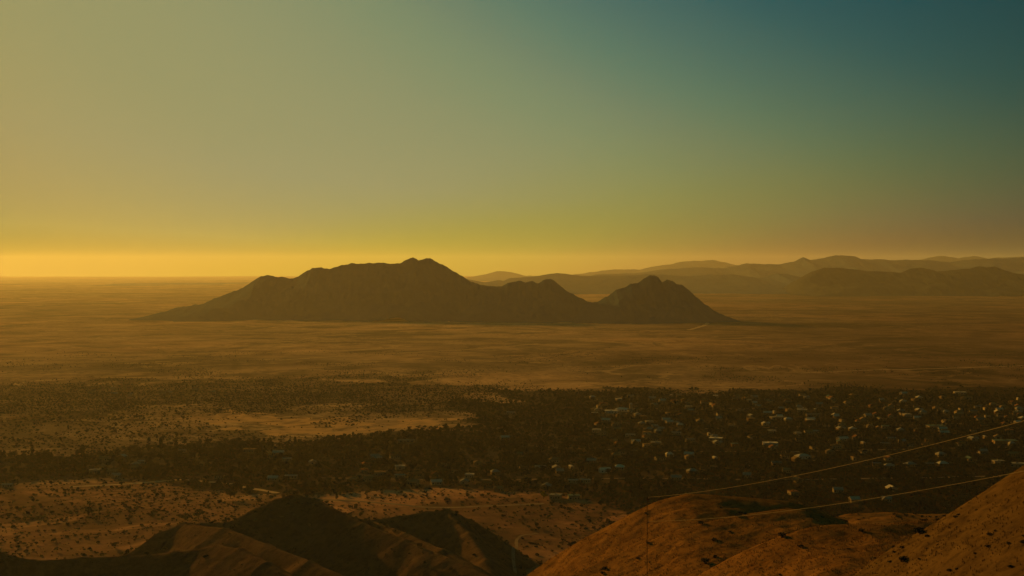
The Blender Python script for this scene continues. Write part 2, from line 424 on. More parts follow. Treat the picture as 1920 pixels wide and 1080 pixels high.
# ------------------------------------------------------------------ foothills in front
HILLS = []                                   # (x0, x1, y0, y1, function) to set plants down on
def ridge_field(ridges, slope, rnd):
    segs = []
    for r in ridges:
        P = np.array([[float(v) for v in at(*q)] for q in r])
        segs += [(P[i], P[i + 1]) for i in range(len(P) - 1)]
    def h(x, y):
        out = np.full(np.shape(x), -60.0)
        wx = x + 3 * fbm(x / 45, y / 45, 61, 3); wy = y + 3 * fbm(x / 45, y / 45, 67, 3)
        for a, b in segs:
            d = b[:2] - a[:2]; L2_ = (d ** 2).sum()
            t = np.clip(((x - a[0]) * d[0] + (y - a[1]) * d[1]) / L2_, 0, 1)
            ds = np.hypot(x - a[0] - t * d[0], y - a[1] - t * d[1])
            dw = np.hypot(wx - a[0] - t * d[0], wy - a[1] - t * d[1])
            dist = ds + (dw - ds) * np.clip(ds / 12, 0, 1)
            z = a[2] + (b[2] - a[2]) * t - slope * (np.sqrt(dist ** 2 + rnd ** 2) - rnd)
            # smooth maximum so that spurs flow into one another
            k = 1.0
            hi = np.maximum(out, z); out = hi + k * np.log1p(np.exp(-np.abs(out - z) / k))
        g = ridged(x / 20 + .35 * fbm(x / 16, y / 16, 81, 3), y / 26, 73, 5) - .75
        return out + .30 * g + .30 * fbm(x / 17, y / 17, 71, 6, .5) - .2
    return h
left_ridges = [
    [(150, 1090, 890), (200, 1064, 900), (240, 1040, 905), (300, 998, 915), (345, 981, 925), (430, 979, 935), (480, 954, 940), (520, 936, 945), (552, 926, 948), (590, 936, 950), (640, 962, 955), (690, 975, 965)],
    [(690, 975, 985), (745, 968, 1000), (800, 959, 1010), (838, 955, 1015), (880, 974, 1010), (915, 996, 1000), (945, 1020, 985)],
    [(345, 981, 925), (420, 990, 880), (500, 1020, 830), (580, 1052, 780), (650, 1084, 745), (720, 1120, 700)],
    [(-180, 1010, 780), (-60, 1024, 780), (0, 1036, 780), (60, 1050, 785), (150, 1046, 790), (240, 1043, 790), (330, 1034, 780), (410, 1022, 770), (450, 1029, 750), (500, 1054, 720), (560, 1090, 690)],
    [(590, 936, 948), (680, 980, 900), (760, 1012, 860), (840, 1046, 820), (920, 1082, 780), (1000, 1120, 730)],
    [(700, 976, 985), (760, 1000, 935), (830, 1030, 885), (900, 1068, 845)],
    [(838, 955, 1015), (880, 1000, 965), (912, 1050, 910), (925, 1085, 880)],
]
hl = ridge_field(left_ridges, .70, 2.0)
xs = np.linspace(-420, 120, 560); ys = np.linspace(640, 1090, 460)
X, Y = np.meshgrid(xs, ys)
Z = hl(X, Y)
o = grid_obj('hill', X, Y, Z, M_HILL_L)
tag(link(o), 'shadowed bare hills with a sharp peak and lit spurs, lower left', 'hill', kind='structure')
HILLS.append((-420, 120, 620, 1100, hl))

def slope_hill(pts, d, kn, kf, seed, amp, gully):
    px = np.array([p[0] for p in pts], float); py = np.array([p[1] for p in pts], float)
    cx, cy, cz = at(px, py, np.full(len(px), float(d)))
    s0 = (cz[1] - cz[0]) / (cx[1] - cx[0]); s1 = (cz[-1] - cz[-2]) / (cx[-1] - cx[-2])
    cx = np.concatenate([[cx[0] - 250], cx, [cx[-1] + 250]]); cz = np.concatenate([[cz[0] - 250 * s0], cz, [cz[-1] + 250 * s1]])
    fine = np.linspace(cx[0], cx[-1], 900)
    zz = np.interp(fine, cx, cz)
    w = max(3, int(6 / (fine[1] - fine[0]))); ker = np.hanning(w * 2 + 1); ker /= ker.sum()
    zz = np.convolve(np.pad(zz, w, mode='edge'), ker, 'valid')
    def h(x, y):
        t = y - d - 6 * fbm(x / 40, x * 0 + seed, seed, 2)
        z = np.interp(x, fine, zz)
        r = 4.0
        near = kn * np.maximum(-t, 0); far = kf * (np.sqrt(np.maximum(t, 0) ** 2 + r * r) - r)
        g = ridged((x + .35 * t) / 34.0, t / 90.0, seed + 2, 3) - .72
        lump = amp * fbm(x / 9, y / 9, seed + 3, 4) + amp * 2.2 * fbm(x / 38, y / 38, seed + 4, 2)
        fade = np.clip(np.abs(t) / 10, .12, 1)
        return z - near - far + (g * gully + lump) * fade
    return h
RH = [
    ('hill', [(900, 1136), (985, 1082), (1100, 1008), (1180, 965), (1240, 938), (1290, 926), (1340, 927), (1400, 933), (1480, 939), (1520, 951), (1560, 969), (1640, 1002)], 640, .10, .55, 101, .30, 2.2, (-70, 240, 520, 720), 1.0,
     'rounded golden hill crossed by the left ends of both cables', M_HILL_R),
    ('hill', [(1000, 1106), (1055, 1082), (1130, 1051), (1210, 1019), (1270, 991), (1340, 975), (1420, 963), (1480, 955), (1520, 958), (1560, 975), (1620, 1000)], 520, .10, .5, 111, .28, 2.0, (-40, 190, 400, 590), .8,
     'golden slope below the rounded hill, beyond a dark gully', M_HILL_R),
    ('hill', [(1240, 1120), (1300, 1086), (1360, 1053), (1420, 1021), (1480, 997), (1530, 986), (1600, 982), (1680, 979), (1760, 977), (1850, 990)], 410, .05, .5, 121, .25, 1.6, (20, 170, 300, 470), .62,
     'smooth golden mound in front, between gully and steep hillside', M_HILL_R),
]
for nm, pts, d, kn, kf, seed, amp, gul, box, step, label, mt in RH:
    h = slope_hill(pts, d, kn, kf, seed, amp, gul)
    xs = np.arange(box[0], box[1], step); ys = np.arange(box[2], box[3], step)
    X, Y = np.meshgrid(xs, ys)
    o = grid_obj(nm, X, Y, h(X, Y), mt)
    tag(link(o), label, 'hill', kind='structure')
    HILLS.append((*box, h))
h4 = slope_hill([(1500, 1142), (1590, 1087), (1650, 1049), (1700, 1017), (1760, 980), (1820, 944), (1880, 909), (1920, 885), (2000, 838), (2200, 745)], 250, -.10, .6, 131, .16, 1.3)
xs = np.linspace(-30, 150, 400); ys = np.linspace(60, 290, 420)
X, Y = np.meshgrid(xs, ys)
o = grid_obj('hill', X, Y, h4(X, Y), M_HILL_N)
tag(link(o), 'steep sunlit golden hillside dotted with shrubs, lower right corner', 'hill', kind='structure')
HILLS.append((-30, 150, 60, 290, h4))
h5 = slope_hill([(1420, 1010), (1540, 976), (1600, 964), (1680, 961), (1780, 965), (1880, 972), (2000, 985)], 930, .03, .3, 141, .4, 1.0)
xs = np.arange(100, 420, 2.0); ys = np.arange(820, 1010, 2.0)
X, Y = np.meshgrid(xs, ys)
tag(link(grid_obj('hill', X, Y, h5(X, Y), M_HILL_R)), 'low brown rise behind the smooth mound, at the edge of the town', 'hill', kind='structure')
HILLS.append((100, 420, 820, 1010, h5))

def surface(x, y):
    z = plain_z(x, y)
    for x0, x1, y0, y1, h in HILLS:
        m = (x > x0) & (x < x1) & (y > y0) & (y < y1)
        if np.any(m): z = np.where(m, np.maximum(z, h(x, y)), z)
    return z

# ------------------------------------------------------------------ tracks and streets
def ribbon(name, pts, width, mat, label, lift=.12, n=120, cat='road'):
    P = np.array([[float(v) for v in on_ground(px, py)] for px, py in pts])
    t = np.concatenate([[0], np.cumsum(np.hypot(*np.diff(P, axis=0).T))])
    u = np.linspace(0, t[-1], n)
    C = np.stack([np.interp(u, t, P[:, 0]), np.interp(u, t, P[:, 1])], 1)
    for _ in range(6): C[1:-1] = (C[:-2] + 2 * C[1:-1] + C[2:]) / 4
    T = np.gradient(C, axis=0); T /= np.linalg.norm(T, axis=1)[:, None]
    Nn = np.stack([-T[:, 1], T[:, 0]], 1)
    wv = width * (1 + .25 * fbm(u / 25, u * 0 + 3, 5, 3))
    rows = [C + Nn * (wv * k)[:, None] for k in (-.5, -.17, .17, .5)]
    V = np.stack(rows, 1).reshape(-1, 2)
    z = surface(V[:, 0], V[:, 1]) + lift
    me = np_mesh(name, np.column_stack([V, z]), grid_faces(n, 4), mat, True)
    o = bpy.data.objects.new(name, me)
    tag(link(o), label, cat, kind='structure')
    return C
ROADS = []
ROADS.append((ribbon('dirt_road', [(560, 936), (640, 938), (720, 943), (790, 950), (850, 951), (910, 949), (980, 946), (1020, 944)], 6, M_STREET, 'pale dirt road running behind the shadowed hills'), 5))
ROADS.append((ribbon('dirt_track', [(1010, 1000), (978, 1003), (968, 1012), (969, 1030), (964, 1046), (962, 1064), (966, 1090)], 2.4, M_STREET, 'narrow pale track in the valley beside the dark hill', n=80), 2))
ROADS.append((ribbon('dirt_track', [(130, 912), (240, 907), (340, 899), (430, 906), (520, 925)], 6, M_DIRT, 'sandy track curving across the scrub flat behind the dark ridge', n=80), 4))
ROADS.append((ribbon('dirt_track', [(1290, 618), (1318, 612), (1330, 605)], 16, M_DIRT, 'short pale track on the plain below the dark cone', n=30), 0))
for pp, w_, lab in [([(-60, 673), (60, 672), (160, 668), (290, 666), (420, 660)], 11, 'pale straight track across the far plain at the left'),
                    ([(520, 676), (640, 668), (760, 662), (900, 654), (1010, 645)], 12, 'pale track slanting over the plain below the long mountain'),
                    ([(380, 640), (470, 637), (560, 641), (640, 640)], 16, 'faint pale streak of a track close to the foot of the long mountain'),
                    ([(1500, 700), (1640, 694), (1800, 690), (1960, 684)], 9, 'thin track on the brown plain behind the right half of town')]:
    ROADS.append((ribbon('dirt_track', pp, w_, M_DIRT, lab, n=90), 0))
for i, (pp, lab) in enumerate([([(1090, 800), (1250, 806), (1450, 801), (1700, 796), (2000, 790)], 'street through the upper part of the town'),
                 ([(1000, 838), (1200, 846), (1450, 848), (1700, 842), (2000, 838)], 'street through the middle of the town'),
                 ([(600, 896), (800, 900), (1000, 899), (1200, 897), (1500, 900), (1900, 893)], 'street along the near edge of the town'),
                 ([(1090, 765), (1300, 768), (1600, 762), (1950, 757)], 'street along the far edge of the town')]):
    ROADS.append((ribbon('street', pp, 6, M_STREET, 'dusty ' + lab, n=160), 3.5))

# ------------------------------------------------------------------ houses
ROOFS = [mat_plainc('white_roof', (.36, .31, .25), .7, .15, .25), mat_plainc('grey_roof', (.21, .19, .16), .7, .15, .25), mat_plainc('tan_roof', (.19, .12, .06), .8, .1, .25),
         mat_plainc('dark_roof', (.05, .04, .028), .7, .15, .25), mat_plainc('clay_roof', (.17, .075, .035), .8, .1, .25), mat_plainc('teal_metal_roof', (.07, .10, .09), .6, .25, .2)]
WALLS = [mat_plainc('white_wall', (.29, .22, .14), .85, .1, .12), mat_plainc('cream_wall', (.24, .175, .11), .85, .1, .15), mat_plainc('tan_wall', (.2, .13, .07), .85, .1, .15), mat_plainc('brown_wall', (.11, .065, .035), .85, .1, .15)]
ROOFS.append(mat_plainc('bright_white_roof', (.55, .46, .36), .6, .2, .1)); WALLS.append(mat_plainc('bright_white_wall', (.58, .48, .37), .85, .1, .08))
M_GLASS = mat_plainc('dark_window_glass', (.03, .035, .04), .15, .6, .1)
M_DOOR = mat_plainc('door_paint', (.16, .09, .05), .7, .3, .2)

def box_v(x0, x1, y0, y1, z0, z1):
    V = [(x0, y0, z0), (x1, y0, z0), (x1, y1, z0), (x0, y1, z0), (x0, y0, z1), (x1, y0, z1), (x1, y1, z1), (x0, y1, z1)]
    Fc = [(0, 3, 2, 1), (4, 5, 6, 7), (0, 1, 5, 4), (1, 2, 6, 5), (2, 3, 7, 6), (3, 0, 4, 7)]
    return V, Fc
def mesh_from(name, parts, mat):
    V, Fc = [], []
    for v, f in parts:
        o = len(V); V += list(v); Fc += [tuple(i + o for i in q) for q in f]
    me = bpy.data.meshes.new(name); me.from_pydata(V, [], Fc); me.update()
    me.materials.append(mat); return me
def gable_wall(w, d, h, rise):
    x, y = w / 2, d / 2
    V = [(-x, -y, -.6), (x, -y, -.6), (x, y, -.6), (-x, y, -.6), (-x, -y, h), (x, -y, h), (x, y, h), (-x, y, h), (-x, 0, h + rise), (x, 0, h + rise)]
    Fc = [(0, 1, 5, 4), (2, 3, 7, 6), (1, 2, 6, 9, 5), (3, 0, 4, 8, 7)]
    return V, Fc
def gable_roof(w, d, h, rise, ov=.6, th=.22):
    x, y = w / 2 + ov, d / 2 + ov; dz = rise / (d / 2) * ov
    top = [(-x, -y, h - dz + .05), (x, -y, h - dz + .05), (x, 0, h + rise + .05), (-x, 0, h + rise + .05), (x, y, h - dz + .05), (-x, y, h - dz + .05)]
    V = top + [(a, b, c + th) for a, b, c in top]
    Fc = [(6, 7, 8, 9), (9, 8, 10, 11), (0, 3, 2, 1), (3, 5, 4, 2), (0, 1, 7, 6), (4, 5, 11, 10), (1, 2, 8, 7), (2, 4, 10, 8), (3, 0, 6, 9), (5, 3, 9, 11)]
    return V, Fc
def hip_roof(w, d, h, rise, ov=.6, th=.2):
    x, y = w / 2 + ov, d / 2 + ov; r = max(w / 2 - d / 2, .5)
    V = [(-x, -y, h), (x, -y, h), (x, y, h), (-x, y, h), (-x, -y, h + th), (x, -y, h + th), (x, y, h + th), (-x, y, h + th), (-r, 0, h + rise + th), (r, 0, h + rise + th)]
    Fc = [(0, 3, 2, 1), (0, 1, 5, 4), (1, 2, 6, 5), (2, 3, 7, 6), (3, 0, 4, 7), (4, 5, 9, 8), (5, 6, 9), (6, 7, 8, 9), (7, 4, 8)]
    return V, Fc
PROTO = {}
def house_meshes(kind, ri, wi):
    """wall, roof and openings of one house type (shared between houses alike)"""
    key = (kind, ri, wi)
    if key in PROTO: return PROTO[key]
    if kind == 'gable':
        w, d, h = 16, 9.5, 2.9; wall = mesh_from('wall', [gable_wall(w, d, h, 1.9)], WALLS[wi]); roof = mesh_from('roof', [gable_roof(w, d, h, 1.9)], ROOFS[ri])
    elif kind == 'ell':
        w, d, h = 17, 9, 2.9
        v, f = gable_wall(7, 13, h, 1.7); v = [(y * .55 - 4.5, -x * .9 - 3, z) for x, y, z in v]
        wall = mesh_from('wall', [gable_wall(w, d, h, 1.8), v and (v, f)], WALLS[wi])
        g, gf = gable_roof(13, 7, h, 1.6); g = [(y - 4.5, -x * .55 - 4, z + .02) for x, y, z in g]
        roof = mesh_from('roof', [gable_roof(w, d, h, 1.8), (g, [tuple(reversed(q)) for q in gf])], ROOFS[ri])
    elif kind == 'hip':
        w, d, h = 17, 11, 3.0; wall = mesh_from('wall', [box_v(-w / 2, w / 2, -d / 2, d / 2, -.6, h - .02)], WALLS[wi]); roof = mesh_from('roof', [hip_roof(w, d, h, 2.2)], ROOFS[ri])
    elif kind == 'trailer':
        w, d, h = 17, 4.6, 3.1; wall = mesh_from('wall', [box_v(-w / 2, w / 2, -d / 2, d / 2, -.4, h - .02)], WALLS[wi]); roof = mesh_from('roof', [gable_roof(w, d, h, .5, .25, .15)], ROOFS[ri])
    else:   # flat
        w, d, h = 18, 12, 3.6
        wall = mesh_from('wall', [box_v(-w / 2, w / 2, -d / 2, d / 2, -.6, h)], WALLS[wi])
        roof = mesh_from('roof', [box_v(-w / 2 - .3, w / 2 + .3, -d / 2 - .3, d / 2 + .3, h + .01, h + .35), box_v(-2, 1, -1.5, 1.0, h + .352, h + 1.25)], ROOFS[ri])
    y = -d / 2
    op = []
    wm = mesh_from('window', [box_v(-.9, .9, -.06, .05, -.65, .65)], M_GLASS)
    for wx in (-w * .33, w * .12, w * .36):
        if kind == 'ell' and wx < 0: continue
        op.append(('window', wm, (wx, y, 1.65), 0))
    op.append(('window', wm, (-w / 2, 0.6, 1.65), -math.pi / 2))
    op.append(('door', mesh_from('door', [box_v(-.5, .5, -.07, .05, -1.05, 1.05)], M_DOOR), (-w * .08 if kind != 'ell' else w * .02, y, 1.05), 0))
    PROTO[key] = (wall, roof, op, w, d, h)
    return PROTO[key]
HOUSES = []        # x, y, half width, half depth
NHOUSE = 0
def house(px, py, kind, ri, wi, label, group=None, yaw=0.0, width=None, parts=True, name='house', cat='house', zs=1.0):
    global NHOUSE
    x, y = (float(v) for v in on_ground(px, py, 1.5))
    wall, roof, op, w, d, h = house_meshes(kind, ri, wi)
    s = 1.0 if width is None else width / w
    root = bpy.data.objects.new(name, None); root.empty_display_size = 2
    root.location = (x, y, float(plain_z(np.array(x), np.array(y)))); root.rotation_euler = (0, 0, yaw)
    root.scale = (s, max(.8, min(s, 1.25)), zs)
    tag(link(root), label, cat, group)
    link(bpy.data.objects.new('wall', wall), root); link(bpy.data.objects.new('roof', roof), root)
    if parts:
        for nm, me, loc, rz in op:
            q = bpy.data.objects.new(nm, me); q.location = loc; q.rotation_euler = (0, 0, rz); link(q, root)
    HOUSES.append((x, y, w * s / 2, d / 2)); NHOUSE += 1
    return root

mpp = lambda py: CAMZ / (py - HOR)       # metres per pixel on the plain at that row
marks = [
    (1146, 772, 'flat', 6, 4, 26, 'low white wing at the left of the bright white building complex'),
    (1166, 769, 'hip', 6, 4, 26, 'central white hall of the bright white building complex'),
    (1188, 771, 'gable', 2, 4, 24, 'tan-roofed end building of the bright white complex, under the white tower'),
    (1137, 789, 'gable', 0, 1, 17, 'pale-roofed house just below the bright white complex'),
    (1172, 793, 'gable', 4, 1, 16, 'clay-roofed house under the bright white complex'),
    (1128, 812, 'ell', 2, 0, 16, 'sun-catching cream house at the left margin of the town'),
    (1182, 816, 'trailer', 0, 0, 20, 'long white mobile home beside the sun-catching cream house'),
    (1226, 801, 'ell', 1, 0, 16, 'grey-roofed house with white walls alone in dark trees below the complex'),
    (1268, 813, 'trailer', 0, 0, 20, 'long thin white roof in the trees, centre of town'),
    (1230, 833, 'flat', 1, 1, 21, 'flat grey-roofed building with a cream end wall facing the sun'),
    (1342, 824, 'flat', 6, 1, 26, 'wide flat white-roofed building at the middle street'),
    (1292, 853, 'gable', 0, 0, 16, 'small white-roofed house isolated in dark trees'),
    (1444, 833, 'flat', 6, 4, 30, 'large white flat-roofed building, brightest in the middle of the town'),
    (1456, 784, 'flat', 1, 1, 27, 'wide grey flat roof near the far edge of town'),
    (1440, 774, 'gable', 0, 1, 18, 'white gabled roof directly behind the wide grey flat roof'),
    (1504, 770, 'flat', 0, 1, 20, 'white square roof above the pair of long sheds'),
    (1524, 778, 'trailer', 1, 1, 28, 'long grey shed near the far edge of town'),
    (1505, 857, 'hip', 0, 4, 28, 'broad pale house above the upper cable'),
    (1516, 811, 'gable', 2, 0, 14, 'small bright-walled house below the long grey shed'),
    (1530, 810, 'trailer', 0, 0, 18, 'narrow white roof beside the small bright-walled house'),
    (1580, 824, 'gable', 0, 0, 22, 'white double house in the right half of the town'),
    (1110, 864, 'gable', 1, 1, 18, 'grey-roofed house left of the pair with the sunlit gable'),
    (1134, 883, 'gable', 6, 4, 22, 'white-roofed house with a sunlit gable wall above the near hill'),
    (1161, 878, 'hip', 6, 1, 20, 'white hipped house next to the house with the sunlit gable'),
    (1075, 903, 'trailer', 0, 0, 18, 'white shed, first of two in line near the dirt road'),
    (1098, 902, 'trailer', 0, 0, 18, 'white shed, second of two in line near the dirt road'),
    (1268, 897, 'gable', 1, 1, 20, 'grey-roofed house just above the rounded golden hill'),
    (1298, 886, 'hip', 1, 2, 20, 'dim hipped house in trees above the rounded golden hill'),
    (1042, 933, 'flat', 1, 1, 22, 'long pale building by the yellow tree'),
    (1076, 935, 'flat', 5, 1, 18, 'blue-grey roofed building between the dirt road and dark trees'),
    (1754, 800, 'flat', 5, 1, 34, 'big teal-roofed hall with an orange-lit end, above the upper cable'),
    (1884, 829, 'flat', 5, 2, 46, 'very large teal flat roof under the upper cable'),
    (1872, 868, 'flat', 1, 1, 22, 'pale building beside the lower cable, above the steep hillside'),
    (1908, 873, 'flat', 1, 1, 34, 'wide pale roof at the frame edge above the steep hillside'),
    (1660, 833, 'trailer', 1, 1, 20, 'grey shed above the upper cable, right half of town'),
    (958, 775, 'trailer', 0, 0, 18, 'lone white roof in dark scrub beyond the sand patch'),
    (947, 821, 'gable', 0, 1, 16, 'lone pale house in the dark trees, centre of the picture'),
    (762, 828, 'trailer', 1, 1, 34, 'long low grey shed in dark trees below the sand patch'),
    (468, 845, 'flat', 2, 1, 24, 'yellowish flat roof at the edge of the sandy flat'),
    (522, 850, 'gable', 0, 1, 22, 'pale house beside the yellowish flat roof'),
    (546, 894, 'trailer', 0, 0, 26, 'long white roof behind the sharp dark peak'),
    (512, 898, 'gable', 0, 1, 16, 'small white roof beside the long white roof behind the peak'),
    (385, 870, 'trailer', 2, 1, 24, 'tan shed among trees on the left'),
    (178, 885, 'flat', 1, 1, 18, 'grey roof among trees at far left'),
    (212, 887, 'gable', 2, 1, 14, 'tan cabin right next to the grey roof at far left'),
    (14, 911, 'trailer', 0, 1, 14, 'whitish trailer at the left frame edge above the sandy flat'),
    (750, 893, 'trailer', 0, 0, 22, 'white mobile home in the trees right of the peak'),
    (690, 899, 'gable', 2, 0, 14, 'bright little cabin between the peak and the white mobile home'),
    (818, 906, 'gable', 0, 0, 14, 'white cabin above the ridge with striped shadows'),
    (1800, 738, 'flat', 0, 0, 24, 'white roof on the far right edge of the town'),
    (1694, 739, 'gable', 0, 0, 14, 'tiny bright white house at the far edge, right half'),
    (1812, 747, 'ell', 2, 1, 22, 'cream house at the far edge, right of the tiny bright white house'),
    (1852, 966, 'gable', 1, 2, 14, 'small grey roof in dark trees just above the steep hillside'),
]
SHORT = ['low white wing of the white complex', 'central hall of the white complex', 'tan-roofed end of the white complex', 'pale house below the white complex', 'clay-roofed house under the white complex', 'sun-catching cream house', 'long white mobile home beside the cream house', 'grey-and-white house below the complex', 'long thin white roof mid-town', 'flat grey roof with cream end wall', 'wide flat white roof at the middle street', 'small isolated white-roofed house', 'brightest large white flat roof', 'wide grey flat roof', 'white gable behind the grey roof', 'white square roof', 'long grey shed', 'broad pale house above the upper cable', 'small bright-walled house', 'narrow white roof', 'white double house', 'grey house left of the sunlit gable', 'house with the sunlit gable', 'white hipped house', 'first white shed in line', 'second white shed in line', 'grey house above the rounded hill', 'dim hipped house', 'long pale building by the yellow tree', 'blue-grey roofed building', 'big teal-roofed hall', 'very large teal flat roof', 'pale building beside the lower cable', 'wide pale roof at the frame edge', 'grey shed above the upper cable', 'lone white roof in scrub', 'lone pale house at centre', 'long low grey shed', 'yellowish flat roof', 'pale house beside the yellowish roof', 'long white roof behind the peak', 'small white roof behind the peak', 'tan shed on the left', 'grey roof at far left', 'tan cabin at far left', 'whitish trailer at frame edge', 'white mobile home right of the peak', 'bright little cabin', 'white cabin above the striped ridge', 'white roof at the far right', 'tiny bright white house', 'cream house at the far edge', 'small grey roof above the hillside']
ROOFN = ['white-roofed', 'grey-roofed', 'tan-roofed', 'dark-roofed', 'clay-roofed', 'teal-roofed']
KINDN = {'gable': 'gabled house', 'ell': 'angled house', 'hip': 'hipped house', 'trailer': 'mobile home', 'flat': 'flat-roofed block'}
assert len(SHORT) == len(marks)
USED = {}
for px, py, kind, ri, wi, wpx, label in marks:
    house(px, py, kind, ri, wi, label, yaw=random.uniform(-.35, .35), width=max(10, min(wpx * mpp(py) * .9, 30)), name='building' if kind == 'flat' else ('mobile_home' if kind == 'trailer' else 'house'),
          cat='building' if kind == 'flat' else ('mobile home' if kind == 'trailer' else 'house'))
fill = [((1110, 742, 1920, 775), 84, 'small pale house in the crowded far rows of the town', 'houses in the far rows of the town'),
        ((1110, 776, 1920, 815), 74, 'pale-roofed house among dark trees in the middle rows of the town', 'houses in the middle rows of the town'),
        ((1150, 818, 1900, 862), 46, 'half-hidden house in dense dark trees in the near half of the town', 'houses in the near half of the town'),
        ((1240, 868, 1800, 940), 16, 'dim house in deep tree shade between the two cables', 'houses between the cables'),
        ((660, 850, 1100, 918), 30, 'scattered house in the dark woodland right of the peak', 'houses in the woodland right of the peak'),
        ((160, 845, 640, 905), 12, 'scattered cabin in the trees left of and behind the peak', 'cabins left of the peak'),
        ((140, 728, 400, 742), 10, 'tiny pale house in the far dark scrub band on the left', 'houses in the far scrub band')]
for (x0, y0, x1, y1), n, label, group in fill:
    k = tries = 0
    while k < n and tries < 3000:
        tries += 1
        px = random.uniform(x0, x1); py = y0 + (y1 - y0) * random.random() ** 1.1
        x, y = (float(v) for v in on_ground(px, py, 1.5))
        if any(abs(x - a) < hw + 8 and abs(y - b) < 15 for a, b, hw, hd in HOUSES): continue
        if any(np.min(np.hypot(C[:, 0] - x, C[:, 1] - y)) < r + 6 for C, r in ROADS if r): continue
        z = surface(np.array([x]), np.array([y]))[0]
        if z > 3: continue
        kind = random.choices(['gable', 'ell', 'hip', 'trailer', 'flat'], [5, 3, 4, 4, 2])[0]
        ri = random.choices(range(6), [4, 5, 5, 3, 3, 1])[0]
        j = min(range(len(marks)), key=lambda q: (marks[q][0] - px) ** 2 + 9 * (marks[q][1] - py) ** 2)
        ddx, ddy = px - marks[j][0], py - marks[j][1]
        side = ('right' if ddx > 0 else 'left') + ' of'
        far_ = abs(ddx) > 60
        dep = 'behind and ' if ddy < -4 else ('in front and ' if ddy > 4 else '')
        if abs(ddx) < 6: dep, side = '', ('behind' if ddy < 0 else 'in front of')
        lab = ROOFN[ri] + ' ' + KINDN[kind] + ' ' + ('well ' if far_ else '') + dep + side + ' the ' + SHORT[j]
        if lab in USED:
            lab = lab.replace(ROOFN[ri], ('second ' if USED[lab] == 1 else 'another ') + ROOFN[ri])
        if len(lab.split()) > 16: lab = lab.replace('well ', '').replace('in front and ', '').replace('behind and ', '')
        USED[lab] = USED.get(lab, 0) + 1
        house(px, py, kind, ri, random.choices(range(4), [4, 4, 3, 2])[0], lab, group, yaw=random.choice([0, 0, math.pi / 2]) + random.uniform(-.25, .25),
              width=random.uniform(7, 11.5), parts=py > 790)
        k += 1
# the white tower of the complex
def lathe(prof, n=10):
    V, Fc = [], []
    for r, z in prof:
        V += [(r * math.cos(2 * math.pi * i / n), r * math.sin(2 * math.pi * i / n), z) for i in range(n)]
    for k in range(len(prof) - 1):
        Fc += [(k * n + i, k * n + (i + 1) % n, (k + 1) * n + (i + 1) % n, (k + 1) * n + i) for i in range(n)]
    return V, Fc
tx, ty = (float(v) for v in on_ground(1184, 771))
tw = bpy.data.objects.new('bell_tower', None); tw.location = (tx, ty + 9, 0)
tag(link(tw), 'small white tower rising behind the tan-roofed end of the white complex', 'tower')
link(bpy.data.objects.new('shaft', mesh_from('shaft', [box_v(-2, 2, -2, 2, -.5, 9)], WALLS[0])), tw)
link(bpy.data.objects.new('dome', mesh_from('dome', [lathe([(2.3, 9.01), (2.3, 9.4), (1.9, 10.4), (1.1, 11.2), (.15, 11.6)])], ROOFS[0])), tw)

# ------------------------------------------------------------------ trees and bushes
def leaf_cloud(n, lumps, size, seed):
    """many small leaf-clump faces spread through overlapping lumps"""
    g = np.random.default_rng(seed)
    L = np.array(lumps); k = g.integers(0, len(L), n)
    d = g.normal(size=(n, 3)); d /= np.linalg.norm(d, axis=1)[:, None]
    rr = g.random(n) ** .45
    C = L[k, :3] + d * (rr[:, None] * L[k, 3:6])
    a = g.normal(size=(n, 3)); a /= np.linalg.norm(a, axis=1)[:, None]
    b = np.cross(a, g.normal(size=(n, 3))); b /= np.linalg.norm(b, axis=1)[:, None]
    s = size * (.6 + .8 * g.random(n))[:, None]
    V = np.stack([C - a * s, C + b * s * .55, C + a * s, C - b * s * .55], 1).reshape(-1, 3)
    return V, np.arange(4 * n).reshape(-1, 4)
def limb(p, q, r0, r1, n=5):
    p, q = np.array(p, float), np.array(q, float); d = q - p; d /= np.linalg.norm(d)
    u = np.cross(d, (0.3, 1, .1)); u /= np.linalg.norm(u); v = np.cross(d, u)
    V = [tuple(p + r0 * (math.cos(6.283 * i / n) * u + math.sin(6.283 * i / n) * v)) for i in range(n)] + [tuple(q + r1 * (math.cos(6.283 * i / n) * u + math.sin(6.283 * i / n) * v)) for i in range(n)]
    return V, [(i, (i + 1) % n, n + (i + 1) % n, n + i) for i in range(n)]
def tree_meshes(seed, h, spread, nleaf, leafmat, nl=7, low=.25):
    g = random.Random(seed)
    lumps, limbs = [], [limb((0, 0, -.6), (0, 0, h * .42), h * .05, h * .032)]
    for i in range(nl):
        a = i * 2.4 + g.uniform(-.4, .4); r = spread * g.uniform(.25, .62)
        z = h * g.uniform(low + .15, .82); q = (r * math.cos(a), r * math.sin(a), z)
        lumps.append((*q, spread * g.uniform(.32, .5), spread * g.uniform(.32, .5), h * g.uniform(.14, .22)))
        limbs.append(limb((0, 0, h * g.uniform(.25, .42)), q, h * .025, h * .008, 4))
    lumps.append((0, 0, h * .82, spread * .4, spread * .4, h * .17))
    V, Fc = leaf_cloud(nleaf, lumps, h * .085, seed)
    return mesh_from('trunk', limbs, M_BARK), np_mesh('crown', V, Fc, leafmat)
TREES = [tree_meshes(1, 6.0, 3.6, 300, M_LEAF), tree_meshes(2, 5.0, 3.4, 280, M_LEAF_D), tree_meshes(3, 7.5, 3.2, 320, M_LEAF_D, 9), tree_meshes(4, 4.6, 3.8, 280, M_LEAF), tree_meshes(5, 9.5, 2.4, 320, M_LEAF_D, 11, .1)]
TREE_Y = tree_meshes(9, 6.0, 3.6, 360, M_LEAF_Y)
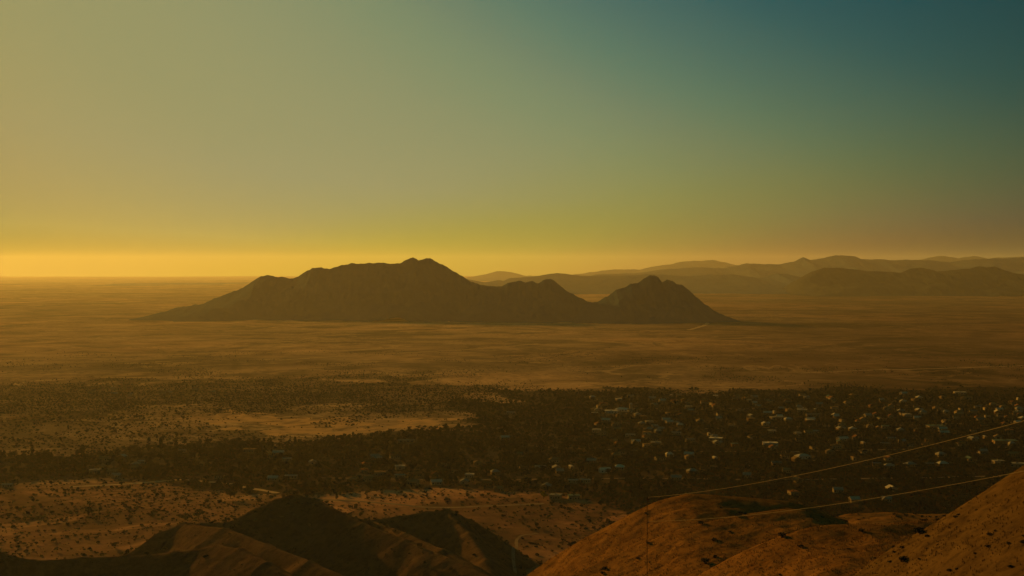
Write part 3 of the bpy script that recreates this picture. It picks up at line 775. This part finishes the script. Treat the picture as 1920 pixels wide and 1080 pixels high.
def bush_mesh(seed, h, r, n, mat):
    g = random.Random(seed); lumps = []
    for i in range(4):
        a = i * 1.7 + g.random(); lumps.append((r * .45 * math.cos(a), r * .45 * math.sin(a), h * g.uniform(.35, .6), r * .55, r * .55, h * .38))
    V, Fc = leaf_cloud(n, lumps, r * .22, seed)
    S = [limb((0, 0, -.3), (r * .5 * math.cos(k * 1.3), r * .5 * math.sin(k * 1.3), h * .7), r * .04, r * .015, 3) for k in range(5)]
    o = len(V); VV = list(map(tuple, V)); FF = [tuple(q) for q in Fc]
    for v, f in S:
        o = len(VV); VV += v; FF += [tuple(i + o for i in q) for q in f]
    me = bpy.data.meshes.new('bush'); me.from_pydata(VV, [], FF); me.update(); me.materials.append(mat); return me
BUSHES = [bush_mesh(21, 1.5, 1.3, 110, M_BUSH), bush_mesh(22, 1.2, 1.5, 110, M_LEAF), bush_mesh(23, 2.2, 1.7, 140, M_BUSH), bush_mesh(24, .9, 1.0, 80, M_BUSH)]

def add_tree(x, y, k, s, label, group=None, meshes=None, name='desert_tree', cat='tree'):
    tm, cm = meshes or TREES[k]
    r = bpy.data.objects.new(name, None); r.location = (x, y, float(surface(np.array([x]), np.array([y]))[0])); r.rotation_euler = (0, 0, random.uniform(0, 6.28)); r.scale = (s, s, s * random.uniform(.9, 1.15))
    tag(link(r), label, cat, group)
    link(bpy.data.objects.new('trunk', tm), r); link(bpy.data.objects.new('crown', cm), r)
    return r
def add_bush(x, y, k, s, label, group=None):
    o = bpy.data.objects.new('bush', BUSHES[k]); o.location = (x, y, float(surface(np.array([x]), np.array([y]))[0]) - .05)
    o.rotation_euler = (0, 0, random.uniform(0, 6.28)); o.scale = (s, s, s * random.uniform(.85, 1.2))
    return tag(link(o), label, 'bush', group)

def clear_of_built(x, y):
    ok = np.ones(len(x), bool)
    for a, b, hw, hd in HOUSES:
        ok &= ~((np.abs(x - a - (b - y) * a / b * 0) < hw + 2) & (y - b < hd + 4) & (y - b > -hd - np.where(hw > 8.5, 26, 15)))
    for C, r in ROADS:
        if not r: continue
        lo, hi = C.min(0) - 20, C.max(0) + 20
        m = np.where((x > lo[0]) & (x < hi[0]) & (y > lo[1]) & (y < hi[1]))[0]
        if len(m) == 0: continue
        dm = np.min(np.hypot(x[m, None] - C[None, :, 0], y[m, None] - C[None, :, 1]), 1)
        ok[m[dm < r + 1.5]] = False
    return ok

def scatter(n, r0, r1):
    a = np.radians(rng.uniform(-24, 24, n)); r = np.sqrt(rng.uniform(r0 ** 2, r1 ** 2, n))
    return r * np.sin(a), r * np.cos(a)
x, y = scatter(200000, 940, 3700)
dn = density(x, y)
clump = fbm(x / 55, y / 55, 91, 3)
p_tree = np.where(dn > .9, .85 + .8 * clump, np.where(dn > .5, .85 + .5 * clump, np.where(dn > .25, .12 + .25 * clump, np.where(dn > .14, .05 + .09 * clump, dn * .06))))
rr_ = np.hypot(x, y)
p_tree = p_tree * np.where(dn > .9, np.clip((2600 + 120 * clump - rr_) / 300, .02, 1), np.where(dn > .1, np.clip((2850 + 150 * clump - rr_) / 260, .0, 1), 1.0))
p_tree = np.where((rr_ > 2300) & (dn < .1), np.maximum(p_tree, np.clip(.02 + .85 * fbm(x / 190, y / 260, 201, 4), 0, .6) * np.clip((3700 - rr_) / 1100, 0, 1)), p_tree)
keep = (rng.random(len(x)) < p_tree) & clear_of_built(x, y)
x, y = x[keep], y[keep]
z = surface(x, y); keep = z < 6
x, y, z = x[keep], y[keep], z[keep]
dn = density(x, y)
ppx, ppy = to_px(x, y, z)
kind = rng.choice(5, len(x), p=[.3, .28, .14, .24, .04])
size = (.30 + .70 * rng.random(len(x)) ** 1.8) * np.where(dn > .9, np.clip(1.25 - (np.hypot(x, y) - 1200) / 2600, .6, 1.1), np.where(dn > .5, .5, .75))
size = np.where((np.hypot(x, y) > 2350) & (dn < .1), size * .6, size)
# the largest-showing ones in the open are trees of their own
inview = (ppx > -20) & (ppx < 1940) & (ppy < 1075)
show = np.where(inview, size * np.array([6, 5, 7.5, 4.6, 9.5])[kind] / np.hypot(x, y), 0) + np.where(inview & (dn < .5), .002, 0)
single = np.zeros(len(x), bool); single[np.argsort(-show)[:280]] = True
for i in np.where(single)[0]:
    if dn[i] < .5:
        if ppy[i] > 895: lab, gr = ('dark desert tree with a long shadow on the sandy flat behind the dark ridges', 'trees on the lower sandy flat')
        elif ppx[i] < 430: lab, gr = ('dark desert tree in the open scrub left of the bare sand patch', 'trees in the open scrub on the left')
        else: lab, gr = ('small dark tree around the bare sand patch', 'trees around the bare sand patch')
    else:
        if ppx[i] > 1150: lab, gr = ('dark tree at the near edge of the town woodland above the golden hills', 'trees at the near edge of the town')
        elif ppx[i] > 620: lab, gr = ('dark tree along the woodland edge above the dirt road', 'trees along the dirt road')
        else: lab, gr = ('dark tree along the lower woodland edge left of the peak', 'trees along the woodland edge left of the peak')
    add_tree(float(x[i]), float(y[i]), int(kind[i]), float(size[i]), lab, gr)
for px, py, k, s, lab in [(372, 974, 3, 1.7, 'broadest dark tree, right behind the saddle left of the peak'), (352, 977, 1, 1.3, 'dark tree touching the broadest tree behind the saddle'), (432, 936, 3, 1.9, 'wide dark tree on bare sand behind the peak, near a pale strip'),
                          (155, 862, 4, 1.5, 'tall slim dark tree standing above the scrub on the left'), (302, 842, 4, 1.3, 'tall slim tree at the front of the open sand on the left'), (485, 945, 1, 1.1, 'round dark tree beside the left flank of the peak'),
                          (165, 968, 2, 1.0, 'large dark tree with the longest shadow on the lower sandy flat'), (215, 1028, 1, 1.0, 'dark round tree nearest the dark ridge on the lower sandy flat')]:
    gx, gy = on_ground(px, py); add_tree(float(gx), float(gy), k, s, lab)
gx, gy = on_ground(1019, 936); add_tree(float(gx), float(gy), 0, 1.0, 'bright yellow tree at the end of the dirt road', meshes=TREE_Y, name='yellow_tree')

def instancer(name, label, x, y, z, kind, size, sources, cat):
    """one mass of plants too many to count, instanced on points"""
    me = bpy.data.meshes.new(name); me.vertices.add(len(x))
    me.vertices.foreach_set('co', np.stack([x, y, z], 1).astype(np.float32).ravel()); me.update()
    for an, ty, v in (('kind', 'INT', kind.astype(np.int32)), ('size', 'FLOAT', size.astype(np.float32)), ('turn', 'FLOAT', rng.uniform(0, 6.28, len(x)).astype(np.float32))):
        a = me.attributes.new(an, ty, 'POINT'); a.data.foreach_set('value', v)
    o = bpy.data.objects.new(name, me); tag(link(o), label, cat, kind='stuff')
    ng = bpy.data.node_groups.new(name, 'GeometryNodeTree')
    ng.interface.new_socket('Geometry', in_out='INPUT', socket_type='NodeSocketGeometry'); ng.interface.new_socket('Geometry', in_out='OUTPUT', socket_type='NodeSocketGeometry')
    gi, go = ng.nodes.new('NodeGroupInput'), ng.nodes.new('NodeGroupOutput')
    join = ng.nodes.new('GeometryNodeJoinGeometry')
    def attr(nm, ty):
        n = ng.nodes.new('GeometryNodeInputNamedAttribute'); n.data_type = ty; n.inputs['Name'].default_value = nm; return n.outputs['Attribute']
    kd, sz, tn = attr('kind', 'INT'), attr('size', 'FLOAT'), attr('turn', 'FLOAT')
    cb = ng.nodes.new('ShaderNodeCombineXYZ'); ng.links.new(tn, cb.inputs['Z'])
    for k, srcs in enumerate(sources):
        cmpn = ng.nodes.new('FunctionNodeCompare'); cmpn.data_type = 'INT'; cmpn.operation = 'EQUAL'
        ng.links.new(kd, cmpn.inputs[2]); cmpn.inputs[3].default_value = k
        iop = ng.nodes.new('GeometryNodeInstanceOnPoints')
        j2 = ng.nodes.new('GeometryNodeJoinGeometry')
        for s in srcs:
            oi = ng.nodes.new('GeometryNodeObjectInfo'); oi.transform_space = 'ORIGINAL'; oi.inputs['Object'].default_value = s
            ng.links.new(oi.outputs['Geometry'], j2.inputs[0])
        ng.links.new(gi.outputs[0], iop.inputs['Points']); ng.links.new(cmpn.outputs[0], iop.inputs['Selection'])
        ng.links.new(j2.outputs[0], iop.inputs['Instance']); ng.links.new(cb.outputs[0], iop.inputs['Rotation']); ng.links.new(sz, iop.inputs['Scale'])
        ng.links.new(iop.outputs[0], join.inputs[0])
    ng.links.new(join.outputs[0], go.inputs[0])
    md = o.modifiers.new('scatter', 'NODES'); md.node_group = ng
    return o
def tree_sources():
    out = []
    for tm, cm in TREES:
        t = next(o for o in COL.objects if o.type == 'MESH' and o.data == tm); c = next(o for o in COL.objects if o.type == 'MESH' and o.data == cm)
        out.append([t, c])
    return out
m = ~single
instancer('woodland', 'dark mass of trees filling the town and the plain around it', x[m], y[m], z[m], kind[m], size[m], tree_sources(), 'trees')

# bushes on the hills, singly
cand = []
for (x0, x1, y0, y1, h), n in zip(HILLS, (80, 34, 30, 30, 60, 0)):
    gx = rng.uniform(x0, x1, n * 30); gy = rng.uniform(y0, y1, n * 30)
    gz = surface(gx, gy); hx, hy = to_px(gx, gy, gz)
    own = h(gx, gy) > gz - .01
    ok = np.where(own & (hx > 0) & (hx < 1920) & (hy < 1080) & (fbm(gx / 25, gy / 25, 97, 2) > -.15))[0][:n]
    cand += [(float(gx[i]), float(gy[i]), float(hx[i]), float(hy[i])) for i in ok]
for gx, gy, hx, hy in cand[:300]:
    if gy < 300: lab, gr, s = 'low dark shrub dotting the steep sunlit hillside in the corner', 'shrubs on the steep hillside', random.choice([.18, .22, .28, .35, .5])
    elif hx < 960: lab, gr, s = 'low shrub on the shadowed bare hills', 'shrubs on the shadowed hills', random.uniform(.5, 1.2)
    else: lab, gr, s = 'low dark shrub on the rounded golden hills crossed by the cables', 'shrubs on the golden hills', random.uniform(.45, 1.1)
    add_bush(gx, gy, random.choice([0, 1, 2, 3]), s, lab, gr)
# scrub bushes over the plain, too many to count
bx, by = scatter(115000, 940, 2450)
bd = density(bx, by)
bc = fbm(bx / 40, by / 40, 93, 3) * .6 + (ridged(bx / 130 + .2 * fbm(bx / 60, by / 60, 95, 2), by / 170, 94, 3) - .72) * 1.3
pb = np.where(bd > .9, .25, np.where(bd > .25, .6 + .5 * bc, np.where(bd > .1, .8 + .7 * bc, np.where(bd > .06, .5 + .5 * bc, .04))))
k = (rng.random(len(bx)) < pb) & clear_of_built(bx, by)
bx, by = bx[k], by[k]
bz = surface(bx, by)
def bush_sources():
    return [[next(o for o in COL.objects if o.type == 'MESH' and o.data == b)] for b in BUSHES]
instancer('scrub', 'low dry scrub bushes speckling the sandy plain', bx, by, bz - .05, rng.integers(0, 4, len(bx)), (.3 + .9 * rng.random(len(bx)) ** 2), bush_sources(), 'scrub')

# loose stones on the bare hills
def stones():
    x0, x1, y0, y1, h = HILLS[0]
    gx = rng.uniform(x0, x1, 9000); gy = rng.uniform(y0, y1, 9000); gz = h(gx, gy)
    keep = (gz > 2) & (rng.random(9000) < .35 + 1.1 * fbm(gx / 22, gy / 22, 103, 3))
    P = np.stack([gx, gy, gz], 1)[keep]; n = len(P)
    base = np.array([(1, 0, 0), (0, 1, 0), (-1, 0, 0), (0, -1, 0), (.2, .1, .8), (0, 0, -.5)], float)
    S = (.18 + .75 * rng.random(n) ** 3)[:, None, None]
    V = P[:, None, :] + base[None] * S * (1 + .5 * (rng.random((n, 6, 3)) - .5))
    F0 = np.array([(0, 1, 4), (1, 2, 4), (2, 3, 4), (3, 0, 4), (1, 0, 5), (2, 1, 5), (3, 2, 5), (0, 3, 5)])
    return V.reshape(-1, 3), (np.arange(n)[:, None, None] * 6 + F0[None]).reshape(-1, 3)
V, Fc = stones()
o = bpy.data.objects.new('rubble', np_mesh('rubble', V, Fc, mat_plainc('weathered_stone', (.07, .055, .04), .9, .1, .35, .5)))
tag(link(o), 'loose stones scattered over the shadowed bare hills', 'stones', kind='stuff')
# dry grass tufts on the nearest slopes
def tufts():
    V = []
    for (x0, x1, y0, y1, h), n, s in ((HILLS[4], 60000, .32), (HILLS[3], 30000, .42), (HILLS[2], 26000, .5), (HILLS[1], 22000, .55)):
        gx = rng.uniform(x0, x1, n); gy = rng.uniform(y0, y1, n); gz = h(gx, gy)
        keep = (gz > surface(gx, gy) - .05) & (rng.random(n) < .55 + .8 * fbm(gx / 6, gy / 6, 99, 3))
        gx, gy, gz = gx[keep], gy[keep], gz[keep]; q = len(gx)
        for b in range(3):
            a = rng.uniform(0, 6.28, q); w = s * .22; hh = s * rng.uniform(.6, 1.4, q); ln = rng.uniform(.1, .5, q) * s
            ca, sa = np.cos(a), np.sin(a)
            base = np.stack([gx, gy, gz - .04], 1); off = np.stack([ca * w, sa * w, 0 * a], 1)
            tip = base + np.stack([-sa * ln, ca * ln, hh], 1)
            V.append(np.stack([base - off, base + off, tip], 1).reshape(-1, 3))
    V = np.concatenate(V); return V, np.arange(len(V)).reshape(-1, 3)
V, Fc = tufts()
o = bpy.data.objects.new('dry_grass', np_mesh('dry_grass', V, Fc, M_GRASS))
tag(link(o), 'short dry golden grass covering the hillsides', 'grass', kind='stuff')

# ------------------------------------------------------------------ power pole and its two cables
M_WOOD = mat_plainc('weathered_pole_wood', (.045, .03, .018), .9, .1, .3, 1.0)
M_CABLE = mat_plainc('weathered_aluminium_cable', (.26, .205, .14), .7, .2, .1, .5)
PD = 205.0
tx, ty, tz = (float(v) for v in at(1213.5, 931, PD))
lx, ly, lz = (float(v) for v in at(1214.5, 980, PD))
pz = float(surface(np.array([tx]), np.array([ty]))[0])
pole = bpy.data.objects.new('power_pole', None); pole.location = (tx, ty, pz)
tag(link(pole), 'thin dark pole carrying both cables in front of the rounded golden hill', 'pole')
H = tz - pz
link(bpy.data.objects.new('shaft', mesh_from('shaft', [lathe([(.06, -.5), (.05, H * .5), (.04, H), (.005, H + .05)], 8)], M_WOOD)), pole)
for zz in (tz - .35, lz):
    link(bpy.data.objects.new('bracket', mesh_from('bracket', [box_v(-.05, .28, -.05, .05, zz - pz - .05, zz - pz + .05)], M_WOOD)), pole)
    link(bpy.data.objects.new('insulator', mesh_from('insulator', [[[(a + .22, b, c + zz - pz + .05) for a, b, c in lathe([(.05, 0), (.07, .08), (.05, .16), (.06, .22), (.01, .26)], 8)[0]], lathe([(0, 0)] * 5, 8)[1]]], M_CABLE)), pole)
def cable(p0, p1, pts_label, sag, rad):
    p0, p1 = np.array(p0), np.array(p1); n = 60
    t = np.linspace(0, 1, n)[:, None]
    C = p0 + (p1 - p0) * t; C[:, 2] -= (sag * 4 * t * (1 - t))[:, 0]
    k = 6; T = p1 - p0; T /= np.linalg.norm(T); u = np.cross(T, (0, 0, 1)); u /= np.linalg.norm(u); v = np.cross(T, u)
    V = np.concatenate([C + rad * (math.cos(6.283 * i / k) * u + math.sin(6.283 * i / k) * v) for i in range(k)]).reshape(k, n, 3).transpose(1, 0, 2).reshape(-1, 3)
    Fc = [(a * k + i, a * k + (i + 1) % k, (a + 1) * k + (i + 1) % k, (a + 1) * k + i) for a in range(n - 1) for i in range(k)]
    o = bpy.data.objects.new('cable', np_mesh('cable', V, np.array(Fc), M_CABLE, True))
    return tag(link(o), pts_label, 'cable')
e1 = [float(v) for v in at(2120, 734, 88)]
cable((tx + .22, ty, tz - .1), e1, 'upper of two thin cables rising to the right across the town', 1.1, .021)
e2 = [float(v) for v in at(2120, 842, 92)]
cable((lx + .22, ly, lz + .2), e2, 'lower of two thin cables, crossing in front of the golden hills', 1.1, .019)

# ------------------------------------------------------------------ the hazy air
hb = mesh_from('haze', [box_v(-38000, 38000, -38000, 38000, -140, 520)], M_DIRT)
hb.materials.clear()
hm = bpy.data.materials.new('dusty_air'); hm.use_nodes = True
ht = hm.node_tree; ht.nodes.clear()
ho = ht.nodes.new('ShaderNodeOutputMaterial'); hv = ht.nodes.new('ShaderNodeVolumePrincipled')
hv.inputs['Color'].default_value = (.92, .90, .84, 1)
hv.inputs['Density'].default_value = 1.5e-5
hv.inputs['Anisotropy'].default_value = .48
ht.links.new(hv.outputs[0], ho.inputs['Volume'])
hb.materials.append(hm)
hz = bpy.data.objects.new('haze', hb)
tag(link(hz), 'warm dusty haze filling the air over the plain', 'haze', kind='stuff')
print('houses', NHOUSE, 'trees single', int(single.sum()), 'woodland', int(m.sum()), 'scrub', len(bx), 'tuft tris', len(Fc))
